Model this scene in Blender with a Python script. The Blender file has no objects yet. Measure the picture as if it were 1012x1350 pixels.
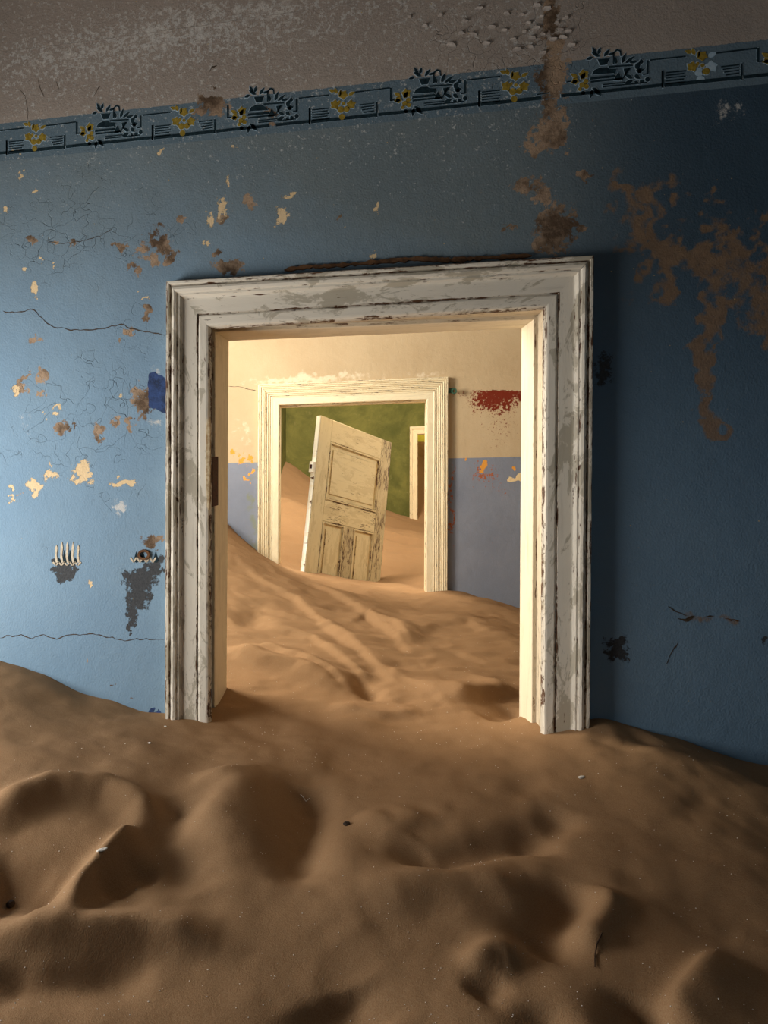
import bpy, bmesh, math, random
import numpy as np
from mathutils import Vector

rng = np.random.default_rng(7)
random.seed(7)
SC = bpy.context.scene
COL = SC.collection
EYE = 1.65

# ------------------------------------------------------------ camera
F = 900.0                       # focal length in pixels of a 1012x1350 frame (24 mm, vertical)
TH = math.atan(0.162)           # the camera looks a little to the left of the wall's normal
PX, HY = 362.0, 600.0           # shifted lens: principal point
cd = bpy.data.cameras.new('camera')
cam = bpy.data.objects.new('camera', cd)
COL.objects.link(cam)
cam.location = (0, 0, EYE)
cam.rotation_euler = (math.pi / 2, 0, TH)
cd.sensor_fit = 'VERTICAL'
cd.sensor_height = 36
cd.sensor_width = 27
cd.lens = 36 * F / 1350
cd.shift_x = (506 - PX) / 1350
cd.shift_y = -(675 - HY) / 1350
cd.clip_start = 0.02
SC.camera = cam

# ------------------------------------------------------------ world, lights, exposure
w = bpy.data.worlds.new('world')
SC.world = w
w.use_nodes = True
bg = w.node_tree.nodes['Background']
bg.inputs[0].default_value = (0.9, 0.95, 1.0, 1)
bg.inputs[1].default_value = 0.12


def area(name, loc, rot, sx, sy, power, color, spread=180):
    l = bpy.data.lights.new(name, 'AREA')
    l.shape = 'RECTANGLE'
    l.size, l.size_y, l.energy, l.color = sx, sy, power, color
    l.spread = math.radians(spread)
    o = bpy.data.objects.new(name, l)
    COL.objects.link(o)
    o.location = loc
    o.rotation_euler = [math.radians(a) for a in rot]
    return o


# daylight entering through the window openings; the overhead lamp is added
area('window_light_front', (-2.18, 1.25, 1.44), (0, -90, 0), 0.70, 1.30, 52, (1.0, 0.985, 0.96))
area('window_light_middle', (-2.16, 3.2, 2.35), (0, -90, 0), 1.2, 0.9, 140, (1.0, 0.92, 0.78))
area('window_light_far', (2.36, 5.9, 2.1), (0, 90, 0), 1.2, 1.1, 36, (1.0, 0.90, 0.72))
area('added_overhead_light', (-.62, 5.55, 3.62), (0, 0, 0), .7, .8, 145, (1.0, 0.90, 0.74))  # added lamp, no seen source: brightens the left sand in the green room
area('window_light_last', (-2.1, 9.4, 2.1), (0, -90, 0), 1.2, 1.0, 150, (1.0, 0.88, 0.55))
SC.view_settings.view_transform = 'Standard'
SC.view_settings.look = 'None'
SC.view_settings.gamma = 1
SC.view_settings.use_curve_mapping = False
SC.view_settings.exposure = 0.0

# ------------------------------------------------------------ geometry helpers
CT, ST = math.cos(TH), math.sin(TH)
Y0, Y0B = 2.30, 2.55            # wall between the blue room and the middle room
Y1, Y1B = 4.80, 4.95            # wall between the middle and the green room
Y2, Y2B = 8.00, 8.15            # green room's far wall
SKEW = 0.0247                   # the sagging house: lintels run out of level


def on_wall(px, py, Y):
    """where the sight line of a photo measurement meets the wall plane y = Y -> (x, z)"""
    a = (np.asarray(px, float) - PX) / F
    dx = a * CT - ST
    dy = CT + a * ST
    return dx / dy * Y, EYE + (HY - np.asarray(py, float)) / F / dy * Y


def W3(px, py, Y):
    x, z = on_wall(px, py, Y)
    return Vector((float(x), Y, float(z)))


def on_ground(px, py, z=-0.9):
    a = (np.asarray(px, float) - PX) / F
    dx = a * CT - ST
    dy = CT + a * ST
    t = z / ((HY - np.asarray(py, float)) / F)
    return dx * t, dy * t


def to_px(X, Y, Z):
    z = -X * ST + Y * CT
    return PX + F * (X * CT + Y * ST) / z, HY - F * (Z - EYE) / z


def prop(o, label=None, cat=None, group=None, kind=None):
    if label: o['label'] = label
    if cat: o['category'] = cat
    if group: o['group'] = group
    if kind: o['kind'] = kind
    return o


def link(name, verts, faces, m, parent=None, uvs=None, smooth=False):
    me = bpy.data.meshes.new(name)
    me.from_pydata([tuple(v) for v in verts], [], faces)
    if uvs is not None:
        l = me.uv_layers.new(name='UVMap')
        vi = np.empty(len(me.loops), dtype=np.int32)
        me.loops.foreach_get('vertex_index', vi)
        l.data.foreach_set('uv', np.asarray(uvs, np.float32)[vi].ravel())
    me.materials.append(m)
    if smooth:
        me.polygons.foreach_set('use_smooth', [True] * len(me.polygons))
    me.update()
    o = bpy.data.objects.new(name, me)
    COL.objects.link(o)
    if parent: o.parent = parent
    return o


def empty(name, loc=(0, 0, 0)):
    o = bpy.data.objects.new(name, None)
    o.location = loc
    o.empty_display_size = 0.1
    COL.objects.link(o)
    return o


class MB:
    def __init__(s): s.v = []; s.f = []

    def box(s, a, b):
        n = len(s.v)
        for x in (a[0], b[0]):
            for y in (a[1], b[1]):
                for z in (a[2], b[2]):
                    s.v.append((x, y, z))
        s.f += [[n + i for i in q] for q in ((0, 1, 3, 2), (4, 6, 7, 5), (0, 4, 5, 1), (2, 3, 7, 6), (0, 2, 6, 4), (1, 5, 7, 3))]
        return s

    def prism(s, pts, y0, y1):
        """pts: list of (x,z); front at y0 (nearer), back at y1"""
        n = len(s.v); k = len(pts)
        area2 = sum(pts[i][0] * pts[(i + 1) % k][1] - pts[(i + 1) % k][0] * pts[i][1] for i in range(k))
        if area2 < 0: pts = pts[::-1]
        s.v += [(p[0], y0, p[1]) for p in pts] + [(p[0], y1, p[1]) for p in pts]
        s.f.append([n + i for i in range(k)])
        s.f.append([n + k + i for i in reversed(range(k))])
        for i in range(k):
            j = (i + 1) % k
            s.f.append([n + j, n + i, n + k + i, n + k + j])
        return s

    def build(s, name, m, parent=None, smooth=False):
        return link(name, s.v, s.f, m, parent, smooth=smooth)


# ------------------------------------------------------------ node helpers
def lin(c):
    return tuple(((x / 255) / 12.92 if x / 255 <= 0.04045 else ((x / 255 + 0.055) / 1.055) ** 2.4) for x in c) + (1,)


class NT:
    def __init__(s, name, rough=0.85, spec=0.2):
        s.m = bpy.data.materials.new(name)
        s.m.use_nodes = True
        s.t = s.m.node_tree
        s.n = s.t.nodes
        s.b = s.n['Principled BSDF']
        s.b.inputs['Roughness'].default_value = rough
        s.b.inputs['Specular IOR Level'].default_value = spec

    def new(s, typ, **kw):
        n = s.n.new(typ)
        for k, v in kw.items(): setattr(n, k, v)
        return n

    def L(s, a, b): s.t.links.new(a, b)

    def setin(s, node, i, v):
        if isinstance(v, bpy.types.NodeSocket): s.L(v, node.inputs[i])
        else: node.inputs[i].default_value = v

    def math(s, op, a, b=0.0, c=0.0, clamp=False):
        n = s.new('ShaderNodeMath', operation=op, use_clamp=clamp)
        s.setin(n, 0, a); s.setin(n, 1, b)
        if op in ('MULTIPLY_ADD',): s.setin(n, 2, c)
        return n.outputs[0]

    def noise(s, scale, detail=4, rough=0.6, vec=None, dist=0.0):
        n = s.new('ShaderNodeTexNoise')
        n.inputs['Scale'].default_value = scale
        n.inputs['Detail'].default_value = detail
        n.inputs['Roughness'].default_value = rough
        n.inputs['Distortion'].default_value = dist
        s.L(vec if vec is not None else s.obj(), n.inputs['Vector'])
        return n.outputs['Fac']

    def voro(s, scale, feature='F1', vec=None):
        n = s.new('ShaderNodeTexVoronoi', feature=feature)
        n.inputs['Scale'].default_value = scale
        s.L(vec if vec is not None else s.obj(), n.inputs['Vector'])
        return n.outputs['Distance']

    def obj(s):
        if not hasattr(s, '_o'): s._o = s.new('ShaderNodeTexCoord').outputs['Object']
        return s._o

    def uv(s, sx=1, sy=1):
        t = s.new('ShaderNodeTexCoord').outputs['UV']
        mp = s.new('ShaderNodeMapping')
        mp.inputs['Scale'].default_value = (sx, sy, 1)
        s.L(t, mp.inputs['Vector'])
        return mp.outputs[0]

    def ramp(s, v, a, b, lo=0.0, hi=1.0):
        n = s.new('ShaderNodeMapRange', clamp=True)
        n.interpolation_type = 'SMOOTHSTEP'
        s.setin(n, 0, v)
        n.inputs[1].default_value = a; n.inputs[2].default_value = b
        n.inputs[3].default_value = lo; n.inputs[4].default_value = hi
        return n.outputs[0]

    def mix(s, f, a, b, mode='MIX'):
        n = s.new('ShaderNodeMix', data_type='RGBA', blend_type=mode)
        s.setin(n, 0, f); s.setin(n, 6, a); s.setin(n, 7, b)
        return n.outputs[2]

    def attr(s, name):
        return s.new('ShaderNodeAttribute', attribute_name=name).outputs['Fac']

    def bump(s, h, strength=0.5, dist=0.01, prev=None):
        n = s.new('ShaderNodeBump')
        n.inputs['Strength'].default_value = strength
        n.inputs['Distance'].default_value = dist
        s.L(h, n.inputs['Height'])
        if prev is not None: s.L(prev, n.inputs['Normal'])
        return n.outputs[0]

    def done(s, color, normal=None):
        s.setin(s.b, 'Base Color', color)
        if normal is not None: s.L(normal, s.b.inputs['Normal'])
        return s.m


def chips(N, attr, nz, k=2.2, soft=0.03):
    """paint loss: attribute density pushed over a threshold by noise -> ragged patch"""
    v = N.math('ADD', N.attr(attr), N.math('MULTIPLY', N.math('SUBTRACT', nz, 0.5), k))
    return N.ramp(v, 0.5 - soft, 0.5 + soft)


def mat_blue_wall():
    N = NT('peeling_blue_plaster', 0.8, 0.15)
    n1 = N.noise(34, 10, 0.8, dist=0.3)
    n2 = N.noise(50, 9, 0.78)
    n3 = N.noise(2.2, 5, 0.6)
    n4 = N.noise(150, 3, 0.6)
    n5 = N.noise(7, 6, 0.7)
    blue = N.mix(n3, lin((112, 140, 164)), lin((138, 164, 182)))
    teal = N.mix(n3, lin((104, 118, 124)), lin((128, 138, 138)))
    c = N.mix(N.math('ADD', N.attr('grime'), N.math('MULTIPLY', N.math('SUBTRACT', n5, 0.5), 0.5), clamp=True), blue, teal)
    c = N.mix(N.math('MULTIPLY', N.attr('deep'), 1.0, clamp=True), c, N.mix(n5, lin((26, 50, 68)), lin((48, 74, 94))))  # dark blue right side: light falloff put into the wall colour
    band = N.ramp(N.attr('band'), 0.45, 0.55)
    c = N.mix(band, c, N.mix(n5, lin((92, 112, 124)), lin((112, 130, 140))))
    # grey frieze zone above the band
    grey = N.mix(n3, lin((150, 138, 128)), lin((180, 168, 156)))
    z = N.ramp(N.math('ADD', N.attr('grey'), N.math('MULTIPLY', N.math('SUBTRACT', n2, 0.5), 0.25)), 0.48, 0.52)
    c = N.mix(z, c, grey)
    # white salt specks, denser high up
    sp = N.math('ADD', N.noise(75, 5, 0.75), N.math('MULTIPLY', N.attr('salt'), 0.14))
    c = N.mix(N.ramp(sp, 0.70, 0.76, 0, 0.6), c, lin((215, 215, 210)))
    sp2 = N.math('ADD', N.noise(16, 8, 0.8), N.math('MULTIPLY', N.attr('pale'), 0.35))
    c = N.mix(N.ramp(sp2, 0.68, 0.80, 0, 0.8), c, lin((212, 208, 200)))
    # hairline craquelure
    vn = N.new('ShaderNodeTexNoise'); vn.inputs['Scale'].default_value = 9; N.L(N.obj(), vn.inputs['Vector'])
    vm = N.new('ShaderNodeVectorMath', operation='MULTIPLY_ADD')
    N.L(vn.outputs['Color'], vm.inputs[0]); vm.inputs[1].default_value = (0.25, 0.25, 0.25); N.L(N.obj(), vm.inputs[2])
    cr = N.voro(13, 'DISTANCE_TO_EDGE', vm.outputs[0])
    crm = N.math('MULTIPLY', N.ramp(cr, 0.0, 0.018, 1, 0), N.ramp(N.math('ADD', n5, N.math('MULTIPLY', N.attr('craze'), 0.3)), 0.62, 0.74))
    c = N.mix(N.math('MULTIPLY', crm, 0.3), c, lin((60, 66, 66)))
    # shaped damage
    stain = N.ramp(N.math('ADD', N.attr('rust'), N.math('MULTIPLY', N.math('SUBTRACT', N.noise(9, 9, 0.72, dist=0.8), 0.5), 1.5)), 0.42, 0.78)
    c = N.mix(N.math('MULTIPLY', stain, 0.85), c, N.mix(n1, lin((84, 64, 48)), lin((166, 134, 100))))
    # ragged losses
    br = chips(N, 'brown', n1)
    brc = N.mix(N.ramp(n5, .38, .62), lin((92, 74, 58)), lin((176, 150, 124)))
    brc = N.mix(N.ramp(n2, .5, .7, 0, .5), brc, lin((66, 52, 40)))
    c = N.mix(br, c, brc)
    cm = chips(N, 'cream', n2)
    c = N.mix(cm, c, N.mix(n5, lin((222, 190, 140)), lin((232, 208, 170))))
    dk = chips(N, 'dark', n1)
    c = N.mix(dk, c, N.mix(n4, lin((38, 40, 42)), lin((92, 94, 96))))
    nv = chips(N, 'navy', n2, 0.5)
    c = N.mix(nv, c, N.mix(N.ramp(n1, .35, .65), lin((44, 54, 76)), lin((60, 82, 130))))
    # tiny scattered ochre nicks
    nick = N.ramp(N.noise(55, 4, 0.6), 0.735, 0.75)
    c = N.mix(nick, c, lin((206, 176, 110)))
    h = N.math('SUBTRACT', N.math('MULTIPLY', N.noise(12, 6, 0.6), 0.8), N.math('ADD', br, N.math('ADD', cm, dk)))
    h = N.math('SUBTRACT', h, N.math('MULTIPLY', crm, 0.7))
    b1 = N.bump(h, 0.6, 0.006)
    b2 = N.bump(N.math('ADD', N.math('MULTIPLY', n4, 0.5), N.math('MULTIPLY', N.math('MAXIMUM', br, N.attr('rough')), N.noise(60, 8, 0.8))), 0.55, 0.006, b1)
    return N.done(c, b2)


def mat_tan_wall():
    N = NT('ochre_plaster_with_grey_blue_dado', 0.85, 0.15)
    n1 = N.noise(60, 8, 0.75); n3 = N.noise(2.5, 5, 0.6); n5 = N.noise(8, 6, 0.7); n2 = N.noise(26, 8, 0.65)
    tan = N.mix(n3, lin((182, 156, 122)), lin((208, 186, 152)))
    blu = N.mix(n3, lin((112, 118, 134)), lin((148, 152, 164)))
    c = N.mix(N.ramp(N.attr('dado'), 0.47, 0.53), tan, blu)
    dust = N.ramp(N.math('ADD', N.attr('pale'), N.math('MULTIPLY', N.math('SUBTRACT', n2, 0.5), 1.6)), 0.35, 0.85)
    c = N.mix(N.math('MULTIPLY', dust, 0.6), c, lin((238, 224, 198)))
    c = N.mix(N.ramp(N.noise(45, 5, 0.75), 0.70, 0.76, 0, 0.7), c, lin((232, 214, 184)))
    red = N.ramp(N.math('ADD', N.attr('red'), N.math('MULTIPLY', N.math('SUBTRACT', n1, 0.5), 2.2)), 0.48, 0.54)
    c = N.mix(red, c, lin((120, 44, 26)))
    ru = N.ramp(N.math('ADD', N.attr('rust'), N.math('MULTIPLY', N.math('SUBTRACT', N.noise(40, 9, 0.8), 0.5), 2.0)), 0.5, 0.62)
    c = N.mix(ru, c, lin((168, 92, 52)))
    oc = chips(N, 'brown', n2, 2.0)
    c = N.mix(oc, c, lin((226, 156, 66)))
    cm = chips(N, 'cream', n2, 0.9)
    c = N.mix(cm, c, lin((236, 208, 160)))
    gr = N.math('MULTIPLY', N.attr('dark'), N.ramp(N.noise(18, 5, 0.6), 0.4, 0.6))
    c = N.mix(N.math('MULTIPLY', gr, 0.6), c, lin((128, 132, 70)))
    b = N.bump(N.noise(10, 8, 0.65), 0.45, 0.012)
    return N.done(c, N.bump(N.noise(120, 3, 0.6), 0.25, 0.003, b))


def mat_green_wall(name, a, b_, d):
    N = NT(name, 0.85, 0.15)
    n3 = N.noise(2.6, 7, 0.65, dist=0.5); n5 = N.noise(11, 8, 0.75)
    c = N.mix(N.ramp(n3, 0.3, 0.7), lin(a), lin(b_))
    c = N.mix(N.ramp(n5, 0.55, 0.75, 0, 0.55), c, lin(d))
    c = N.mix(N.ramp(N.noise(40, 6, 0.8), 0.68, 0.76, 0, 0.8), c, lin((205, 200, 150)))
    return N.done(c, N.bump(N.noise(9, 8, 0.65), 0.5, 0.015))


def mat_paint(name, base, base2, grey, wear=0.5, greyamt=0.5, sheen=0.35, cluster=0.6):
    """old oil paint over brown wood; UV: u across the board, v along it (metres)"""
    N = NT(name, 0.55, sheen)
    lo = N.noise(1.0, 6, 0.65, N.uv(5, 2.2))
    st = N.noise(1.0, 8, 0.72, N.uv(150, 14))
    st2 = N.noise(1.0, 8, 0.75, N.uv(60, 22), 0.6)
    c = N.mix(lo, lin(base), lin(base2))
    g = N.ramp(N.math('ADD', N.noise(1.0, 9, 0.72, N.uv(18, 7), 0.6), N.math('MULTIPLY', N.math('SUBTRACT', lo, 0.5), 0.8)), 0.50, 0.56)
    c = N.mix(N.math('MULTIPLY', g, greyamt), c, lin(grey))
    dirt = N.ramp(N.noise(1.0, 6, 0.7, N.uv(40, 3)), 0.5, 0.8, 0, 0.35)
    c = N.mix(dirt, c, lin((130, 112, 88)))
    e = N.math('ADD', N.attr('edge'), N.math('MULTIPLY', N.math('SUBTRACT', N.noise(1.0, 4, 0.6, N.uv(14, 5), 0.3), 0.5), 3.0 * cluster))
    ch = N.ramp(N.math('ADD', st, N.math('MULTIPLY', e, 0.17)), 0.78 - 0.1 * wear, 0.80 - 0.1 * wear)
    ch2 = N.ramp(N.math('ADD', st2, N.math('MULTIPLY', e, 0.12)), 0.80 - 0.1 * wear, 0.815 - 0.1 * wear)
    chm = N.math('MAXIMUM', ch, ch2)
    c = N.mix(chm, c, N.mix(lo, lin((70, 42, 24)), lin((104, 70, 44))))
    c = N.mix(N.math('MULTIPLY', N.ramp(N.attr('edge'), 0.75, 1.0), 0.28), c, lin((96, 72, 48)))
    h = N.math('SUBTRACT', N.math('MULTIPLY', st2, 0.5), chm)
    return N.done(c, N.bump(h, 0.5, 0.003))


def mat_flat(name, c1, c2, scale=30, rough=0.85, bump=0.3, metallic=0, dist=0.003):
    N = NT(name, rough, 0.2)
    N.b.inputs['Metallic'].default_value = metallic
    n = N.noise(scale, 6, 0.7)
    return N.done(N.mix(N.ramp(n, 0.35, 0.65), lin(c1), lin(c2)), N.bump(n, bump, dist))


def mat_sand():
    N = NT('desert_sand', 0.95, 0.1)
    a = N.noise(1.3, 4, 0.5); g = N.noise(420, 2, 0.6); f = N.noise(30, 6, 0.6)
    c = N.mix(a, lin((140, 111, 80)), lin((164, 133, 99)))
    c = N.mix(N.ramp(g, 0.3, 0.7, 0, 0.5), c, lin((134, 92, 60)))
    sp = N.ramp(N.noise(190, 2, 0.5), 0.795, 0.81)
    c = N.mix(sp, c, lin((240, 225, 200)))
    ds = N.ramp(N.noise(120, 2, 0.5), 0.80, 0.82)
    c = N.mix(ds, c, lin((70, 45, 28)))
    b = N.bump(f, 0.22, 0.008)
    return N.done(c, N.bump(g, 0.5, 0.002, b))


M = {
    'blue': mat_blue_wall(), 'tan': mat_tan_wall(),
    'green': mat_green_wall('mottled_green_plaster', (84, 88, 46), (122, 120, 66), (156, 148, 104)),
    'lemon': mat_green_wall('yellow_green_plaster', (176, 168, 56), (206, 192, 84), (214, 204, 120)),
    'frame1': mat_paint('grey_white_chipped_paint', (222, 212, 194), (236, 228, 210), (170, 160, 138), 1.0, 0.75, cluster=.8),
    'jamb1': mat_paint('cream_jamb_paint', (222, 206, 176), (234, 220, 192), (204, 190, 160), 0.3, 0.4),
    'frame2': mat_paint('warm_cream_chipped_paint', (236, 218, 180), (244, 230, 198), (226, 206, 168), 0.75, 0.4),
    'leaf': mat_paint('yellowed_cream_door_paint', (214, 196, 152), (228, 212, 172), (196, 176, 132), 0.75, 0.5, cluster=1.0),
    'edge': mat_paint('lit_chipped_door_edge', (240, 236, 226), (246, 242, 232), (226, 200, 150), 0.9, 0.3),  # leaf paint made whiter: light on the edge put into colour
    'sand': mat_sand(),
    'plaster': mat_flat('bare_grey_plaster', (140, 126, 114), (170, 156, 142)),
    'stencil': mat_flat('dark_teal_stencil_paint', (12, 30, 38), (30, 52, 60), 60, 0.8, 0.2),
    'halo': mat_flat('pale_blue_stencil_outline', (150, 178, 196), (180, 198, 208), 70),
    'gold': mat_flat('ochre_gold_stencil_paint', (124, 104, 34), (164, 140, 58), 70),
    'scallop': mat_flat('pale_lime_stencil_paint', (196, 180, 156), (216, 204, 180), 80),
    'crack': mat_flat('crack_shadowed_plaster', (58, 48, 38), (86, 72, 58), 80),
    'mortar': mat_flat('brown_bare_mortar', (74, 52, 34), (112, 80, 54), 40),
    'rust': mat_flat('rusted_iron', (34, 16, 12), (78, 34, 22), 90, 0.7, 0.5),
    'verdigris': mat_flat('green_patina_metal', (34, 62, 48), (70, 104, 84), 90, 0.6),
    'flake': mat_flat('curling_pale_paint_flake', (150, 140, 132), (186, 176, 166), 60),
    'shell': mat_flat('white_shell_chip', (226, 218, 204), (246, 240, 228), 60),
    'twig': mat_flat('dry_dark_twig', (44, 30, 20), (80, 58, 40), 60),
    'stone': mat_flat('dark_pebble', (46, 36, 30), (84, 68, 56), 60),
    'worn': mat_flat('worn_cream_over_wood', (150, 122, 86), (206, 188, 154), 45),
    'wood': mat_flat('bare_brown_wood', (84, 56, 36), (120, 86, 58), 25),
}

# ------------------------------------------------------------ painted-wall builder (dense front skin + solid body)
X0, X1 = -2.2, 2.4
HT = 3.6


def vnoise(x, y, s, seed, octv=3):
    r_ = np.random.default_rng(seed); out = np.zeros_like(x); amp = 1.0
    g = r_.standard_normal((128, 128))
    for o in range(octv):
        u = (x / s + 31.7 * (o + 1)) % 128; v = (y / s + 11.3 * (o + 1)) % 128
        i_, j_ = u.astype(int) % 128, v.astype(int) % 128; fu, fv = u % 1, v % 1
        fu = fu * fu * (3 - 2 * fu); fv = fv * fv * (3 - 2 * fv)
        i2, j2 = (i_ + 1) % 128, (j_ + 1) % 128
        out += amp * ((g[i_, j_] * (1 - fu) + g[i2, j_] * fu) * (1 - fv) + (g[i_, j2] * (1 - fu) + g[i2, j2] * fu) * fv)
        s /= 2; amp *= .6
    return out


def blob(px, py, items, warp=3.2, seed=1):
    d = np.zeros_like(px)
    if warp:
        px, py = px + warp * vnoise(px, py, 9, seed), py + warp * vnoise(px, py, 9, seed + 5)
    for it in items:
        x, y, rx, ry = it[:4]
        s = it[4] if len(it) > 4 else 1.0
        ang = math.radians(it[5]) if len(it) > 5 else 0
        ex, ey = px - x, py - y
        if ang:
            ex, ey = ex * math.cos(ang) + ey * math.sin(ang), -ex * math.sin(ang) + ey * math.cos(ang)
        r = np.sqrt((ex / rx) ** 2 + (ey / ry) ** 2)
        d = np.maximum(d, s * np.clip(1 - 0.5 * r ** 1.3, 0, 1))
    return d


def stroke(px, py, pts, wd, s=1.0):
    px, py = px + wd * .55 * vnoise(px, py, 22, 3, 4), py + wd * .55 * vnoise(px, py, 22, 8, 4)
    d = np.full_like(px, 1e9)
    for (ax, ay), (bx, by) in zip(pts[:-1], pts[1:]):
        vx, vy = bx - ax, by - ay
        t = np.clip(((px - ax) * vx + (py - ay) * vy) / (vx * vx + vy * vy + 1e-9), 0, 1)
        d = np.minimum(d, np.hypot(px - ax - t * vx, py - ay - t * vy))
    return s * np.clip(1 - 0.5 * (d / wd) ** 1.5, 0, 1)


def wall_mesh(name, m, Y, YB, hole, attrs, step, xr, zr=(0.2, HT), bodyx=None):
    """hole: photo-measured corners (tl, tr, br_x...) as (xl, xr, ztop(x) line)"""
    xs = np.arange(xr[0], xr[1] + step * .5, step); zs = np.arange(zr[0], zr[1] + step * .5, step)
    nx, nz = len(xs), len(zs)
    Xg, Zg = np.meshgrid(xs, zs)
    Xf, Zf = Xg.ravel(), Zg.ravel()
    px, py = to_px(Xf, np.full_like(Xf, Y), Zf)
    i = np.arange(nx - 1)[None, :] + nx * np.arange(nz - 1)[:, None]
    cx = (xs[:-1] + step / 2)[None, :] * np.ones((nz - 1, 1)); cz = (zs[:-1] + step / 2)[:, None] * np.ones((1, nx - 1))
    xl, xrr, z_l, z_r = hole
    top = z_l + (z_r - z_l) * (cx - xl) / (xrr - xl)
    keep = ~((cx > xl) & (cx < xrr) & (cz < top))
    ii = i[keep]
    faces = np.stack([ii, ii + 1, ii + 1 + nx, ii + nx], 1)
    verts = np.stack([Xf, np.full_like(Xf, Y), Zf], 1)
    # solid body behind the skin
    body = MB()
    bx = bodyx or xr
    yb0 = Y + 0.004
    ox = 0.012
    body.prism([(bx[0], 0), (xl - ox, 0), (xl - ox, z_l + ox), (xl - ox, HT), (bx[0], HT)], yb0, YB)
    body.prism([(xrr + ox, 0), (bx[1], 0), (bx[1], HT), (xrr + ox, HT)], yb0, YB)
    body.prism([(xl - ox, z_l + ox), (xrr + ox, z_r + ox), (xrr + ox, HT), (xl - ox, HT)], yb0, YB)
    nb = len(verts)
    V = np.concatenate([verts, np.array(body.v)])
    fl = faces.tolist() + [[k + nb for k in f] for f in body.f]
    me = bpy.data.meshes.new(name)
    me.from_pydata(V.tolist(), [], fl)
    for k, fn in attrs.items():
        a = me.attributes.new(k, 'FLOAT', 'POINT')
        val = np.zeros(len(V), np.float32)
        val[:nb] = fn(px, py, Xf, Zf)
        a.data.foreach_set('value', val)
    me.materials.append(m)
    me.update()
    o = bpy.data.objects.new(name, me)
    COL.objects.link(o)
    prop(o, kind='structure')
    return o


# ------------------------------------------------------------ room shell : front wall (blue)
def ytop(px): return 163 - 0.1097 * px - 0.0 * px          # upper edge of the stencil band
def ybot(px): return 212.5 - 0.1010 * px                    # lower edge of the stencil band


BROWN = [(215, 322, 13, 14), (224, 338, 9, 7), (188, 330, 14, 12, .62), (178, 352, 6, 12), (160, 325, 7, 6), (200, 343, 8, 6),
         (208, 305, 20, 10, .55), (236, 288, 6, 5), (330, 266, 9, 9), (300, 352, 20, 8), (286, 333, 6, 5), (292, 288, 6, 7),
         (728, 100, 20, 32), (722, 140, 9, 12), (725, 175, 22, 24), (741, 158, 8, 16), (702, 196, 14, 8), (690, 242, 15, 13), (716, 254, 13, 13), (732, 300, 25, 32),
         (714, 322, 10, 14), (770, 230, 6, 11, 1, -30), (764, 298, 7, 5), (780, 160, 6, 4, .8), (674, 299, 9, 5, .9), (750, 204, 4, 5), (282, 137, 20, 12), (264, 148, 9, 6),
         (724, 20, 10, 26), (732, 60, 12, 16), (356, 148, 7, 6, .9), (358, 165, 8, 3, .8),
         (188, 530, 13, 20), (178, 515, 8, 6), (55, 495, 7, 9), (28, 512, 8, 12), (42, 446, 8, 5), (158, 448, 3, 4), (172, 438, 7, 4), (196, 410, 5, 5), (192, 420, 3, 5),
         (84, 564, 9, 6), (100, 562, 5, 6), (128, 570, 6, 12), (152, 557, 6, 6), (172, 560, 5, 9), (48, 517, 5, 4), (60, 520, 4, 4), (36, 497, 5, 5), (42, 318, 8, 5),
         (200, 712, 14, 9, .9), (205, 745, 3, 3), (70, 318, 4, 3), (98, 318, 10, 3, .7), (28, 650, 3, 3),
         (115, 870, 3, 3), (172, 922, 8, 3, .7), (148, 905, 4, 2, .8), (450, 287, 9, 4, .8)]
CREAM = [(292, 275, 5, 20, .85), (372, 283, 8, 11), (380, 258, 9, 3), (388, 253, 4, 4), (490, 336, 6, 3), (45, 380, 4, 9), (44, 640, 11, 9), (108, 622, 12, 14), (66, 627, 9, 8, .85),
         (165, 636, 18, 4), (30, 232, 4, 6), (44, 252, 3, 4), (213, 201, 4, 5), (76, 541, 5, 3), (58, 547, 2, 4), (160, 526, 6, 3, .8), (277, 290, 5, 12, .8), (300, 240, 3, 9, .8),
         (30, 355, 4, 4), (5, 275, 6, 6), (497, 272, 3, 4), (114, 768, 3, 4), (72, 345, 3, 3), (50, 338, 3, 3), (22, 517, 6, 7, .8), (418, 210, 3, 3), (308, 196, 3, 3), (272, 320, 5, 5, .8),
         (318, 640, 4, 3), (196, 392, 8, 2, .8), (12, 640, 3, 5), (18, 656, 6, 4, .7), (20, 200, 7, 3)]
DARK = [(88, 755, 13, 9), (76, 745, 6, 6), (100, 746, 5, 6), (74, 764, 4, 4, .8), (186, 762, 22, 17), (205, 745, 9, 12), (182, 788, 15, 14), (176, 806, 8, 14), (190, 800, 6, 6), (171, 826, 3, 11),
        (812, 856, 14, 15, 1.15), (1008, 843, 6, 6)]
PALE = [(158, 668, 7, 9), (90, 70, 90, 26, .62, -12), (230, 40, 200, 34, .62, -10), (320, 10, 120, 14, .65), (270, 105, 20, 8, .6), (560, 40, 60, 30, .35), (700, 30, 40, 40, .5), (960, 150, 28, 16, .75), (430, 45, 30, 10, .5),
        (30, 560, 18, 80, .3), (205, 495, 12, 14, .6), (205, 556, 12, 10, .6), (845, 210, 20, 5, .3)]
NAVY = [(214, 520, 22, 27), (208, 942, 18, 5, .9)]
NAVYD = []


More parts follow.
